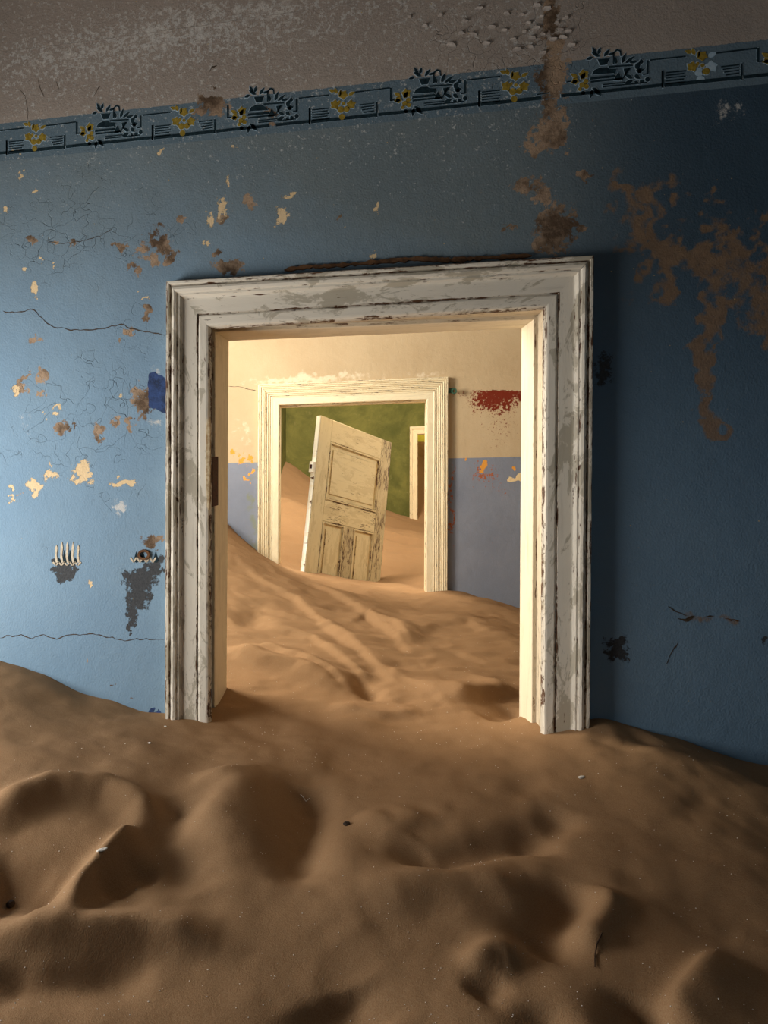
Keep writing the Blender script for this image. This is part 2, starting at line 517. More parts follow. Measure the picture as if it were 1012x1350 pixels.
def a_rust(px, py, X, Z):
    d = stroke(px, py, [(815, 240), (838, 300), (868, 345), (872, 395)], 17, .8)
    d = np.maximum(d, stroke(px, py, [(882, 228), (856, 268), (872, 320), (920, 330)], 15, .8))
    d = np.maximum(d, stroke(px, py, [(870, 330), (930, 345), (1040, 340)], 40, .9))
    d = np.maximum(d, stroke(px, py, [(940, 350), (1000, 400), (1040, 450)], 42, .8))
    d = np.maximum(d, stroke(px, py, [(938, 400), (928, 470), (925, 530), (945, 578)], 13, .95))
    d = np.maximum(d, blob(px, py, [(800, 390, 40, 50, .3), (960, 300, 60, 50, .45)]))
    d = np.maximum(d, stroke(px, py, [(905, 812), (945, 816), (975, 820)], 5, .6))
    return d


def in_box(px, py, x0, x1, y0, y1, s=8):
    g = lambda v: 1 / (1 + np.exp(-np.clip(v, -30, 30)))
    return g((px - x0) / s) * g((x1 - px) / s) * g((py - y0) / s) * g((y1 - py) / s)


sg = lambda v: 1 / (1 + np.exp(-np.clip(v, -30, 30)))
WA = {
    'brown': lambda px, py, X, Z: blob(px, py, BROWN),
    'cream': lambda px, py, X, Z: blob(px, py, CREAM),
    'dark': lambda px, py, X, Z: np.maximum(blob(px, py, DARK), .62 * in_box(px, py, 780, 808, 458, 512, 4)),
    'navy': lambda px, py, X, Z: np.maximum(in_box(px + 1.5 * vnoise(px, py, 12, 4), py + 2 * vnoise(px, py, 12, 6) - .5 * (px - 218), 197, 240, 497, 545, 1.6), blob(px, py, [NAVY[1], (793, 485, 11, 27, .0)])),
    'pale': lambda px, py, X, Z: blob(px, py, PALE),
    'rust': a_rust,
    'band': lambda px, py, X, Z: np.clip(0.5 + np.minimum(py - ytop(px), ybot(px) - py) / 8, 0, 1),
    'grey': lambda px, py, X, Z: np.clip(0.5 + (ytop(px) - py) / 24, 0, 1),
    'grime': lambda px, py, X, Z: np.clip(sg((330 - py) / 60) * 0.95 + 0.5 * sg((px - 420) / 60) * sg((400 - py) / 60), 0, 1),
    'deep': lambda px, py, X, Z: np.clip(sg((px - 770) / 45) * (0.25 + 0.75 * sg((560 - py) / 90)), 0, 1) * 0.85,  # painted light falloff: darker right of the doorway, most at the top
    'salt': lambda px, py, X, Z: np.clip((420 - py) / 300, 0, 1) * np.clip((900 - px) / 200, 0.1, 1) + .6 * blob(px, py, [(230, 50, 260, 30, 1, -10)]),
    'craze': lambda px, py, X, Z: blob(px, py, [(130, 560, 120, 70, 1), (120, 300, 120, 60, .9), (200, 440, 60, 60, .7), (720, 60, 60, 60, 1), (620, 60, 90, 50, .8)]),
    'rough': lambda px, py, X, Z: np.clip((ytop(px) - py) / 20, 0, 0.6) + 0.15,
}
# main doorway corners (casing inner edge)
YC = Y0 - 0.04
I1 = [W3(275.5, 1150, YC), W3(276.5, 432, YC), W3(718, 406, YC), W3(714, 1150, YC)]
O1 = [W3(217.5, 1150, YC), W3(219.5, 371, YC), W3(782, 337, YC), W3(775, 1150, YC)]
hole1 = (I1[1].x - 0.012, I1[2].x + 0.012, I1[1].z + 0.01, I1[2].z + 0.01)
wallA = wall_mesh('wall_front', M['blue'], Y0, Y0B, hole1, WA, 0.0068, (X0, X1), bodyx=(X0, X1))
prop(wallA, 'peeling blue wall with stencilled border around the large doorway')

# middle wall (tan over blue-grey dado)
YC1 = Y1 - 0.03
I2 = [W3(366, 1150, YC1), W3(368, 534, YC1), W3(562, 527, YC1), W3(560, 1150, YC1)]
O2 = [W3(338, 1150, YC1), W3(340.5, 506.7, YC1), W3(590.5, 496.8, YC1), W3(588, 1150, YC1)]
hole2 = (I2[1].x - 0.01, I2[2].x + 0.01, I2[1].z + 0.01, I2[2].z + 0.01)
WB = {
    'dado': lambda px, py, X, Z: np.clip(0.5 + (py - (616.8 - 0.0212 * px)) / 6, 0, 1),
    'pale': lambda px, py, X, Z: np.maximum(blob(px, py, [(410, 500, 80, 7, .9, -3), (322, 575, 12, 26, .5), (560, 492, 30, 5, .6), (345, 700, 4, 30, .3)]), 0.12),
    'red': lambda px, py, X, Z: blob(px, py, [(655, 518, 42, 9, 1.0), (690, 520, 20, 14, 1.0), (650, 530, 32, 14, .82), (660, 560, 34, 30, .38), (655, 585, 24, 12, .35)]) * sg((py - 514) / 1.2),
    'rust': lambda px, py, X, Z: np.maximum(blob(px, py, [(640, 625, 30, 22, .55), (594, 650, 4, 50, .7), (594, 690, 4, 30, .7), (660, 645, 24, 16, .45), (632, 622, 10, 24, .6), (655, 715, 20, 20, .35)]), 0.16 * sg((py - 605) / 3)),
    'brown': lambda px, py, X, Z: blob(px, py, [(308, 594, 6, 8), (317, 606, 5, 7), (328, 604, 4, 4), (330, 614, 5, 6, .8), (322, 630, 4, 4), (329, 632, 4, 4), (641, 610, 5, 7, .75), (637, 618, 4, 5, .7), (612, 604, 2, 2), (678, 615, 2, 3)]),
    'cream': lambda px, py, X, Z: blob(px, py, [(678, 629, 10, 5), (688, 627, 8, 4)]),
    'dark': lambda px, py, X, Z: blob(px, py, [(334, 670, 5, 60, .9), (332, 720, 6, 14, .8)]),
}
wallB = wall_mesh('wall_middle', M['tan'], Y1, Y1B, hole2, WB, 0.012, (X0, X1), bodyx=(X0, X1))
prop(wallB, 'ochre plaster wall over a blue-grey dado around the second doorway')

# green wall far behind
YC2 = Y2 - 0.02
I3 = [W3(550, 1150, YC2), W3(550.5, 573, YC2), W3(655, 570, YC2), W3(655, 1150, YC2)]
O3 = [W3(539, 1150, YC2), W3(540, 562.5, YC2), W3(667, 559, YC2), W3(667, 1150, YC2)]
hole3 = (I3[1].x - 0.01, I3[2].x + 0.01, I3[1].z + 0.01, I3[2].z + 0.01)
wallC = wall_mesh('wall_green', M['green'], Y2, Y2B, hole3, {'dummy': lambda px, py, X, Z: px * 0}, 0.05, (-1.35, X1), bodyx=(-1.35, X1))
prop(wallC, 'mottled green plaster wall behind the leaning door leaf')


def shell(name, m, boxes):
    b = MB()
    for a in boxes: b.box(*a)
    o = b.build(name, m)
    prop(o, kind='structure')
    return o


def side_wall(name, m, x, y0, y1, wy, wz, t=0.2):
    """left-hand wall with a window opening (inner face at x)"""
    return shell(name, m, [((x - t, y0, 0), (x, wy[0], HT)), ((x - t, wy[1], 0), (x, y1, HT)),
                           ((x - t, wy[0], 0), (x, wy[1], wz[0])), ((x - t, wy[0], wz[1]), (x, wy[1], HT))])


YBK = -1.9
side_wall('wall_left', M['blue'], X0, YBK, Y0, (0.58, 1.92), (1.08, 1.8))
side_wall('wall_left_middle', M['tan'], X0, Y0B, Y1, (2.74, 3.66), (1.7, 3.0))
shell('wall_left_green', M['green'], [((-1.36, Y1B, 0), (-1.16, Y2, HT))])
side_wall('wall_left_far', M['lemon'], X0, Y2B, 10.9, (8.9, 9.9), (1.5, 2.7))
shell('wall_right', M['blue'], [((X1, YBK, 0), (X1 + 0.2, Y0, HT))])
shell('wall_right_middle', M['tan'], [((X1, Y0B, 0), (X1 + 0.2, Y1, HT))])
side_wall('wall_right_green', M['green'], X1 + 0.2, Y1B, Y2, (5.35, 6.45), (1.5, 2.7))
shell('wall_right_far', M['lemon'], [((X1, Y2B, 0), (X1 + 0.2, 10.9, HT))])
shell('wall_back', M['blue'], [((X0 - 0.2, YBK - 0.2, 0), (X1 + 0.2, YBK, HT))])
shell('wall_far', M['lemon'], [((X0 - 0.2, 10.9, 0), (X1 + 0.2, 11.1, HT))])
shell('ceiling', M['plaster'], [((X0 - 0.2, YBK - 0.2, HT), (X1 + 0.2, 5.1, HT + 0.15)), ((X0 - 0.2, 6.0, HT), (X1 + 0.2, 11.1, HT + 0.15)),
      ((X0 - .2, 5.1, HT), (-1.0, 6.0, HT + .15)), ((-.22, 5.1, HT), (X1 + .2, 6.0, HT + .15))])   # unseen opening added over the green room to let the overhead lamp in
shell('floor', M['wood'], [((X0 - 0.2, YBK - 0.2, -0.1), (X1 + 0.2, 11.1, 0.0))])

# ------------------------------------------------------------ door surrounds
P1 = [(0, 0, 0), (0, .045, 1), (.02, .049, .9), (.07, .049, .4), (.095, .041, 1), (.12, .041, .9), (.14, .050, .5), (.19, .053, .2), (.24, .050, .3), (.27, .044, .8), (.31, .044, .3), (.34, .036, .5),
      (.37, .031, .7), (.40, .030, .1), (.66, .029, .1), (.685, .029, .9), (.695, .024, 1), (.71, .024, .9), (.73, .028, .6), (.76, .030, .2), (.90, .029, .2), (.94, .027, .6), (.975, .020, .9), (1, .010, 1)]
P2 = [(0, 0, 0), (0, .036, .9), (.04, .038, .6)]
for k in range(7):
    t = .06 + k * .085
    P2 += [(t, .037 - k * .002, .5), (t + .02, .030 - k * .002, .95), (t + .032, .037 - k * .002, .5), (t + .06, .038 - k * .002, .2)]
P2 += [(.66, .024, .8), (.68, .022, .3), (.95, .022, .2), (.985, .018, .8), (1, .008, 1)]
P3 = [(0, 0, 0), (0, .03, .8), (.1, .035, .4), (.3, .03, .6), (.35, .02, .6), (.9, .02, .3), (1, .005, .9)]


def casing(name, I, O, prof, Y, m, parent, segs, a, b, jit=0.0008):
    """one mitred board between path stations a and b of the surround"""
    n = len(prof)
    verts, uv, ed, faces = [], [], [], []
    Lt = (I[b] - I[a]).length
    wd = (O[a] - I[a]).length if a in (0,) else 0.14
    for s in range(segs + 1):
        f = s / segs
        for k, (t, p, e) in enumerate(prof):
            Pa = O[a].lerp(I[a], t); Pb = O[b].lerp(I[b], t)
            q = Pa.lerp(Pb, f)
            j = random.uniform(-jit, jit)
            verts.append((q.x + j, Y - p, q.z + random.uniform(-jit, jit)))
            uv.append((t * 0.15, f * Lt)); ed.append(e)
    for s in range(segs):
        for k in range(n - 1):
            i = s * n + k
            faces.append([i, i + n, i + n + 1, i + 1])
    o = link(name, verts, faces, m, parent, uv)
    at = o.data.attributes.new('edge', 'FLOAT', 'POINT')
    at.data.foreach_set('value', ed)
    fix_normals(o)
    return o


def fix_normals(o):
    bm = bmesh.new(); bm.from_mesh(o.data)
    # open shells: make faces look toward the viewer side (-y) or the passage
    for f in bm.faces:
        f.normal_update()
        if f.normal.y > 0.05: f.normal_flip()
    bm.to_mesh(o.data); bm.free()


def lining(name, rings, m, parent, segs, a, b, edges):
    """jamb board following the passage: rings are corner lists with their own y"""
    n = len(rings)
    verts, uv, ed, faces = [], [], [], []
    acc = [0]
    for r0, r1 in zip(rings[:-1], rings[1:]): acc.append(acc[-1] + (r1[a] - r0[a]).length)
    Lt = (rings[0][b] - rings[0][a]).length
    for s in range(segs + 1):
        f = s / segs
        for k, r in enumerate(rings):
            q = r[a].lerp(r[b], f)
            verts.append(tuple(q)); uv.append((acc[k], f * Lt)); ed.append(edges[k])
    for s in range(segs):
        for k in range(n - 1):
            i = s * n + k
            faces.append([i, i + n, i + n + 1, i + 1])
    o = link(name, verts, faces, m, parent, uv)
    at = o.data.attributes.new('edge', 'FLOAT', 'POINT')
    at.data.foreach_set('value', ed)
    return o


def ring(base, Y, out):
    """the corner list moved to depth Y, pushed outward from the passage by out"""
    c = (base[1] + base[2]) / 2
    r = []
    for k, q in enumerate(base):
        sx = -1 if k < 2 else 1
        r.append(Vector((q.x + sx * out, Y, q.z + (out if k in (1, 2) else 0))))
    return r


# --- large doorway
door1 = prop(empty('door_1', (0, Y0, 0)), 'large grey-white moulded doorway surround in the peeling blue wall', kind='structure')
def par(o, p):
    o.parent = p
    o.matrix_parent_inverse = p.matrix_basis.inverted() if p.type == 'EMPTY' else o.matrix_parent_inverse
    o.matrix_parent_inverse.translation = -p.location
    return o


for nm, a, b, sg_ in (('side_casing', 0, 1, 60), ('head_casing', 1, 2, 40), ('side_casing', 3, 2, 60)):
    par(casing(nm, I1, O1, P1, Y0, M['frame1'], None, sg_, a, b), door1)
FAR = [W3(297, 1150, Y0B), W3(301.4, 449.5, Y0B), W3(687.4, 433, Y0B), W3(683, 1150, Y0B)]
MID = [W3(283, 1150, 2.40), W3(284.5, 438, 2.40), W3(702.5, 421.5, 2.40), W3(699, 1150, 2.40)]
edge0 = ring(I1, Y0 - .010, 0)
g1 = ring(I1, Y0 - .004, .010)
g2 = ring(MID, 2.385, .012)
m1 = ring(MID, 2.386, 0.0)
m2 = ring(MID, 2.392, -.003)
f1 = ring(FAR, Y0B + .0, 0)
f2 = ring(FAR, Y0B + .012, 0.004)
f3 = ring(FAR, Y0B + .012, 0.10)
R1 = [edge0, g1, g2, m1, m2, f1, f2, f3]
E1 = [.6, .8, 1.0, 1.0, .5, .4, .8, .3]
for nm, a, b in (('side_jamb', 0, 1), ('head_jamb', 1, 2), ('side_jamb', 3, 2)):
    par(lining(nm, R1, M['jamb1'], None, 30, a, b, E1), door1)

# rusted hinge leaf let into the left jamb, with its knuckle; splintered edge beside it
hb = empty('hinge'); par(hb, door1)
def hinge_box(nm, p0, p1, Ya, Yb, xo, m):
    a = W3(*p0, Ya); b = W3(*p1, Ya)
    bb = MB(); bb.box((a.x + xo, Ya, b.z), (b.x + xo, Yb, a.z))
    return bb.build(nm, m)
bb = MB()
a = W3(277, 602, 2.30); b_ = W3(277, 668, 2.30)
bb.box((a.x - .004, 2.295, b_.z), (a.x + .010, 2.375, a.z))
o = bb.build('hinge_plate', M['rust']); o.parent = hb
bb = MB()
for k in range(3):
    zc0 = b_.z + (a.z - b_.z) * (k / 3 + .02); zc1 = b_.z + (a.z - b_.z) * ((k + 1) / 3 - .02)
    pts = [(a.x - .004 + .010 * math.cos(t), 2.285 + .010 * math.sin(t)) for t in np.linspace(0, 2 * math.pi, 13)[:-1]]
    n0 = len(bb.v)
    bb.v += [(x, y, zc0) for x, y in pts] + [(x, y, zc1) for x, y in pts]
    bb.f += [[n0 + i for i in reversed(range(12))], [n0 + 12 + i for i in range(12)]] + [[n0 + i, n0 + (i + 1) % 12, n0 + 12 + (i + 1) % 12, n0 + 12 + i] for i in range(12)]
o = bb.build('hinge_knuckle', M['rust']); o.parent = hb
# bare notch where the casing edge has split away
nt = MB()
pts = [(273.5, 554), (276.4, 550), (276.6, 600), (276.2, 640), (276, 672), (274, 668), (272.5, 650), (271.5, 630), (272, 600), (271.5, 575), (272.5, 562)]
nt.prism([tuple(float(v) for v in on_wall(x, y, Y0 - .03)) for x, y in pts], Y0 - .0315, Y0 - .018)
par(nt.build('split_edge', M['worn']), door1)

# --- second doorway
door2 = prop(empty('door_2', (0, Y1, 0)), 'smaller warm cream fluted doorway surround seen through the large doorway', kind='structure')
for nm, a, b, sg_ in (('side_casing', 0, 1, 40), ('head_casing', 1, 2, 24), ('side_casing', 3, 2, 40)):
    par(casing(nm, I2, O2, P2, Y1, M['frame2'], None, sg_, a, b, .0006), door2)
FAR2 = [W3(368, 1150, Y1B), W3(370.5, 538, Y1B), W3(560, 531, Y1B), W3(557.5, 1150, Y1B)]
R2 = [ring(I2, Y1 - .008, 0), ring(I2, Y1 - .004, .006), ring(FAR2, Y1 + .05, .006), ring(FAR2, Y1 + .052, 0), ring(FAR2, Y1B, 0), ring(FAR2, Y1B + .012, .004), ring(FAR2, Y1B + .012, .09)]
for nm, a, b in (('side_jamb', 0, 1), ('head_jamb', 1, 2), ('side_jamb', 3, 2)):
    par(lining(nm, R2, M['frame2'], None, 20, a, b, [.5, .8, .9, .8, .4, .8, .2]), door2)

# --- third doorway in the green wall
door3 = prop(empty('door_3', (0, Y2, 0)), 'distant pinkish cream doorway surround in the green wall, sand behind it', kind='structure')
for nm, a, b, sg_ in (('side_casing', 0, 1, 12), ('head_casing', 1, 2, 8), ('side_casing', 3, 2, 12)):
    par(casing(nm, I3, O3, P3, Y2, M['frame2'], None, sg_, a, b, .0005), door3)
R3 = [ring(I3, Y2 - .005, 0), ring(I3, Y2B, .0), ring(I3, Y2B + .01, .08)]
for nm, a, b in (('side_jamb', 0, 1), ('head_jamb', 1, 2), ('side_jamb', 3, 2)):
    par(lining(nm, R3, M['frame2'], None, 8, a, b, [.5, .5, .3]), door3)

# ------------------------------------------------------------ sand
def gp(px, py, Y):
    x, z = on_wall(px, py, Y)
    return (float(x), Y, float(z) - EYE)


CP = [gp(0, 872, 2.3), gp(30, 882, 2.3), gp(60, 893, 2.3), gp(110, 914, 2.3), gp(150, 923, 2.3), gp(180, 937, 2.3), gp(218, 941, 2.3), gp(250, 948, 2.28),
      gp(300, 905, 2.58), gp(687, 938, 2.58), gp(500, 925, 2.58), gp(400, 912, 2.58), gp(600, 932, 2.58),
      gp(782, 947, 2.3), gp(815, 952, 2.3), gp(850, 963, 2.3), gp(930, 988, 2.3), gp(1012, 1008, 2.3), gp(745, 962, 2.26), gp(276, 957, 2.26), gp(715, 968, 2.26),
      # middle room wall line
      gp(299, 688, 4.8), gp(312, 702, 4.8), gp(326, 714, 4.8), gp(340, 727, 4.8), gp(366, 743, 4.85), gp(400, 755, 4.85), gp(450, 765, 4.85), gp(505, 775, 4.85), gp(557, 781, 4.85),
      gp(590, 779, 4.8), gp(612, 782, 4.8), gp(640, 792, 4.8), gp(665, 797, 4.8), gp(690, 806, 4.8),
      # middle room interior
      (-1.15, 3.9, -.62), (-1.6, 4.2, -.40), (-1.9, 3.2, -.50), (-1.2, 3.2, -.74), (-.75, 3.5, -.80), (-.3, 3.6, -.90), (.2, 3.6, -.93), (.6, 3.6, -.93), (1.0, 3.6, -1.0), (1.8, 3.6, -1.05), (1.8, 4.6, -1.1),
      (0.2, 4.4, -.93), (-.5, 4.4, -.82), (.7, 4.5, -.95), (-.7, 2.9, -.86), (.9, 3.0, -.98), (-1.8, 2.7, -.7), (1.9, 2.8, -1.0), (-2.1, 4.7, -.2),
      # green room
      gp(400, 752, 5.05), gp(500, 764, 5.6), gp(450, 765, 5.2), gp(378, 610, 7.95), gp(407, 632, 7.95), gp(440, 648, 7.95), gp(480, 664, 7.95), gp(510, 676, 7.95), gp(541, 685, 7.95), gp(560, 690, 7.95), gp(640, 700, 7.95),
      gp(372, 662, 6.6), gp(388, 665, 6.6), gp(405, 672, 6.6), gp(372, 705, 5.7), gp(395, 725, 5.5), gp(372, 655, 7.1), gp(400, 666, 7.1), gp(540, 735, 6.2), gp(557, 745, 6.0), gp(520, 715, 6.6), gp(556, 775, 5.2), gp(556, 705, 7.2), gp(520, 768, 5.2),
      (1.8, 5.5, -1.0), (2.0, 7.5, -.9), (-1.3, 5.3, -.72),
      # far room
      gp(556, 600, 9.4), gp(556, 655, 8.4), gp(556, 580, 10.3), gp(600, 610, 9.6), (-1.5, 9.5, -.5), (2, 9.5, -.1),
      # front room
      (-.62, 1.1, -.90), (-.2, 1.1, -.93), (.3, 1.1, -.92), (.8, 1.1, -.95), (-.9, 1.7, -.84), (-.4, 1.7, -.90), (.1, 1.7, -.90), (.6, 1.7, -.90), (1.1, 1.7, -.96), (-1.6, 1.7, -.82), (-2.1, 2.1, -.74), (-2.1, 0, -.92), (-2.1, 1.1, -.90), (0, 0, -.95), (2.2, 0, -1.0), (2.2, 2.2, -1.05),
      (0, -1.8, -1.0), (-2.1, -1.8, -.8), (2.2, -1.8, -1.0), (1.7, 1.4, -1.0)]
CP = np.array(CP)


def tps(P, Q, lam=2e-4):
    def U(r2): return 0.5 * r2 * np.log(r2 + 1e-12)
    n = len(P)
    D = ((P[:, None, :2] - P[None, :, :2]) ** 2).sum(-1)
    A = np.zeros((n + 3, n + 3)); A[:n, :n] = U(D) + lam * np.eye(n)
    A[:n, n] = 1; A[:n, n + 1:] = P[:, :2]; A[n:, :n] = A[:n, n:].T
    w_ = np.linalg.solve(A, np.concatenate([P[:, 2], [0, 0, 0]]))
    out = w_[n] + Q @ w_[n + 1:]
    for i in range(n):
        out += w_[i] * U((Q[:, 0] - P[i, 0]) ** 2 + (Q[:, 1] - P[i, 1]) ** 2)
    return out


def G(pts, z=-.9): return [tuple(float(v) for v in on_ground(x, y, z)) for x, y in pts]


def ridge(Q, pts, amp, wl, wr, taper=True):
    """pts ground polyline; wl: width to the left of travel, wr: to the right"""
    best = np.full(len(Q), 1e9); side = np.ones(len(Q)); tt = np.zeros(len(Q))
    L = [math.dist(a, b) for a, b in zip(pts[:-1], pts[1:])]; tot = sum(L); acc = 0
    for (a, b), l in zip(zip(pts[:-1], pts[1:]), L):
        vx, vy = b[0] - a[0], b[1] - a[1]
        ex, ey = Q[:, 0] - a[0], Q[:, 1] - a[1]
        t = np.clip((ex * vx + ey * vy) / (l * l + 1e-12), 0, 1)
        d = np.hypot(ex - t * vx, ey - t * vy)
        m = d < best
        best[m] = d[m]; side[m] = np.sign(vx * ey - vy * ex)[m]; tt[m] = ((acc + t * l) / tot)[m]
        acc += l
    w_ = np.where(side > 0, wl, wr)
    h = amp * np.exp(-(best / w_) ** 2)
    if taper: h *= np.clip(np.sin(np.pi * np.clip(tt, 0.03, 0.97)) * 1.6, 0, 1)
    return h


def fbm(X, Y, s, seed, octv=4, sx=1, sy=1):
    r = np.random.default_rng(seed); out = np.zeros_like(X); amp = 1
    for o in range(octv):
        g = r.standard_normal((64, 64))
        u = (X * sx / s + 17.3 * (o + 1)) % 64; v = (Y * sy / s + 5.1 * (o + 1)) % 64
        i, j = u.astype(int), v.astype(int); fu, fv = u - i, v - j
        fu = fu * fu * (3 - 2 * fu); fv = fv * fv * (3 - 2 * fv)
        i1, j1 = (i + 1) % 64, (j + 1) % 64; i %= 64; j %= 64
        out += amp * ((g[i, j] * (1 - fu) + g[i1, j] * fu) * (1 - fv) + (g[i, j1] * (1 - fu) + g[i1, j1] * fu) * fv)
        s /= 2; amp *= .5
    return out


def sand_height(X, Y):
    Q = np.stack([X, Y], 1)
    z = tps(CP, Q)
    # keep the interpolant sane outside the measured region
    z = np.clip(z, -1.25, 0.2)
    A = (Y < 2.45)
    R_ = lambda pts, amp, wl, wr, tp=True, zz=-.9: ridge(Q, G(pts, zz), amp, wl, wr, tp)
    # foreground left: scooped hollows, spurs and the undercut lip
    z += R_([(-40, 1130), (20, 1090), (70, 1068), (140, 1060), (190, 1072), (225, 1110)], .045, .05, .05)
    z += R_([(-20, 1190), (40, 1180), (80, 1190)], -.045, .08, .07)
    z += R_([(185, 1100), (150, 1140), (110, 1180), (85, 1225)], .045, .022, .03)
    z += R_([(130, 1185), (175, 1150), (215, 1150)], -.030, .04, .04)
    z += R_([(-30, 1245), (80, 1236), (200, 1228), (300, 1238)], .035, .06, .025)
    z += R_([(-30, 1290), (60, 1285), (150, 1270), (210, 1258)], -.030, .03, .06)
    # hump and the long pit beside it
    z += R_([(270, 1010), (310, 1040), (290, 1085), (250, 1110)], .035, .10, .07)
    z += R_([(415, 1020), (400, 1080), (395, 1130), (370, 1170)], -.046, .06, .07)
    z += R_([(215, 1050), (225, 1120), (262, 1180)], -.030, .06, .06)
    z += R_([(470, 1060), (520, 1090), (560, 1060)], .018, .07, .05)
    z += R_([(500, 1120), (580, 1130), (680, 1100), (720, 1085)], -.030, .05, .04)
    z += R_([(470, 1180), (600, 1160), (700, 1150)], .024, .06, .07)
    z += R_([(755, 1070), (715, 1095), (700, 1125)], -.030, .05, .05)
    z += R_([(765, 1160), (735, 1205), (700, 1250)], -.042, .05, .055)
    z += R_([(810, 1170), (795, 1205), (760, 1240)], .030, .03, .05)
    z += R_([(615, 1270), (650, 1247), (690, 1258)], .026, .03, .03)
    z += R_([(620, 1300), (660, 1275)], -.02, .03, .03)
    z += R_([(955, 1235), (925, 1275), (895, 1310), (880, 1360)], .03, .10, .02)
    z += R_([(850, 1300), (840, 1370)], -.035, .04, .04)
    z += R_([(720, 1310), (730, 1400)], -.02, .03, .05)
    z += R_([(430, 1290), (470, 1350)], -.025, .08, .08)
    # moat by the right casing foot
    z += R_([(770, 985), (820, 1000), (860, 985)], -.02, .06, .05)
    # sill of the large doorway into the middle room
    z += R_([(590, 930), (640, 915), (680, 905)], .05, .10, .035, True, -.93)
    z += R_([(640, 950), (690, 930)], -.03, .06, .05, True, -.93)
    z += R_([(300, 868), (345, 884), (400, 897), (470, 912)], .03, .16, .04, True, -.9)
    z += R_([(300, 835), (330, 832), (345, 810)], -.03, .10, .08, True, -.88)
    # wind ridges in the middle room
    for pts, am, wf, wn in (([(320, 790), (341, 797), (393, 806), (465, 844), (517, 887), (560, 910)], .030, .16, .028), ([(330, 838), (350, 836), (414, 844), (478, 883), (520, 915)], .026, .10, .022),
                            ([(340, 862), (400, 880), (435, 892), (470, 910)], .030, .10, .016), ([(298, 870), (341, 885), (393, 889), (440, 905)], .028, .08, .03),
                            ([(400, 780), (470, 800), (520, 830), (550, 862)], .028, .20, .03), ([(455, 822), (480, 812), (520, 822), (545, 845)], .022, .08, .02),
                            ([(560, 875), (620, 884), (690, 900)], .020, .12, .02), ([(540, 838), (570, 820), (620, 812), (650, 830)], .022, .16, .05),
                            ([(340, 820), (420, 826), (470, 850)], .018, .06, .018), ([(470, 870), (520, 880), (560, 900), (600, 925)], .020, .10, .03),
                            ([(600, 850), (640, 862), (690, 866)], .014, .12, .03), ([(430, 925), (500, 935), (560, 930)], .018, .10, .03)):
        z += ridge(Q, G(pts, -.9), am, wf, wn)
    z += ridge(Q, G([(482, 890), (487, 925)], -.92), -.035, .06, .05)
    z += ridge(Q, G([(480, 900), (520, 880), (560, 905)], -.92), -.02, .08, .08)
    # ripples, slanting with the wind
    mB = sg((Y - 2.5) / .15) * sg((7.9 - Y) / .2)
    z += mB * .005 * (1 - np.minimum(1, 1.4 * np.abs(fbm(X + .55 * Y, Y - .1 * X, .42, 21, 3, 1, 2.6)))) ** 1.5
    z += mB * .0045 * fbm(X + .35 * Y, Y - .4 * X, .30, 3, 4, 1, 3.6)
    z += .007 * fbm(X, Y, .30, 5, 4) + (1 - mB) * .0012 * fbm(X, Y, .11, 9, 3)
    z += sg((Y - 5) / .2) * .012 * fbm(X + .5 * Y, Y, .6, 11, 4, .7, 2)
    # raised collar where sand meets the boards of walls is left to the control points
    return z + EYE


# drop the relief from the measured wall lines smoothly
ys = np.concatenate([np.arange(-1.88, .8, .06), np.arange(.8, 2.6, .011), np.arange(2.6, 5.2, .016), np.arange(5.2, 8.2, .03), np.arange(8.2, 10.88, .06), [10.88]])
xs = np.concatenate([np.arange(X0 + .01, -1.5, .03), np.arange(-1.5, 1.5, .0115), np.arange(1.5, X1 - .01, .03), [X1 - .01]])
Xg, Yg = np.meshgrid(xs, ys)
Zs = sand_height(Xg.ravel(), Yg.ravel())
nx, ny = len(xs), len(ys)
V = np.stack([Xg.ravel(), Yg.ravel(), Zs], 1)
i = (np.arange(nx - 1)[None, :] + nx * np.arange(ny - 1)[:, None]).ravel()
me = bpy.data.meshes.new('sand')
me.from_pydata(V.tolist(), [], np.stack([i, i + 1, i + 1 + nx, i + nx], 1).tolist())
me.polygons.foreach_set('use_smooth', [True] * len(me.polygons))
me.materials.append(M['sand'])
me.update()
sand = bpy.data.objects.new('sand', me)
COL.objects.link(sand)
prop(sand, 'brown wind-blown desert sand filling the rooms and drifting through the doorways', 'sand', kind='stuff')


def sz(x, y):
    return float(sand_height(np.array([float(x)]), np.array([float(y)]))[0])


def on_sand(px, py):
    z = -.9
    for _ in range(12):
        x, y = on_ground(px, py, z)
        z = z * .5 + .5 * (sz(x, y) - EYE)
    return float(x), float(y), sz(x, y)


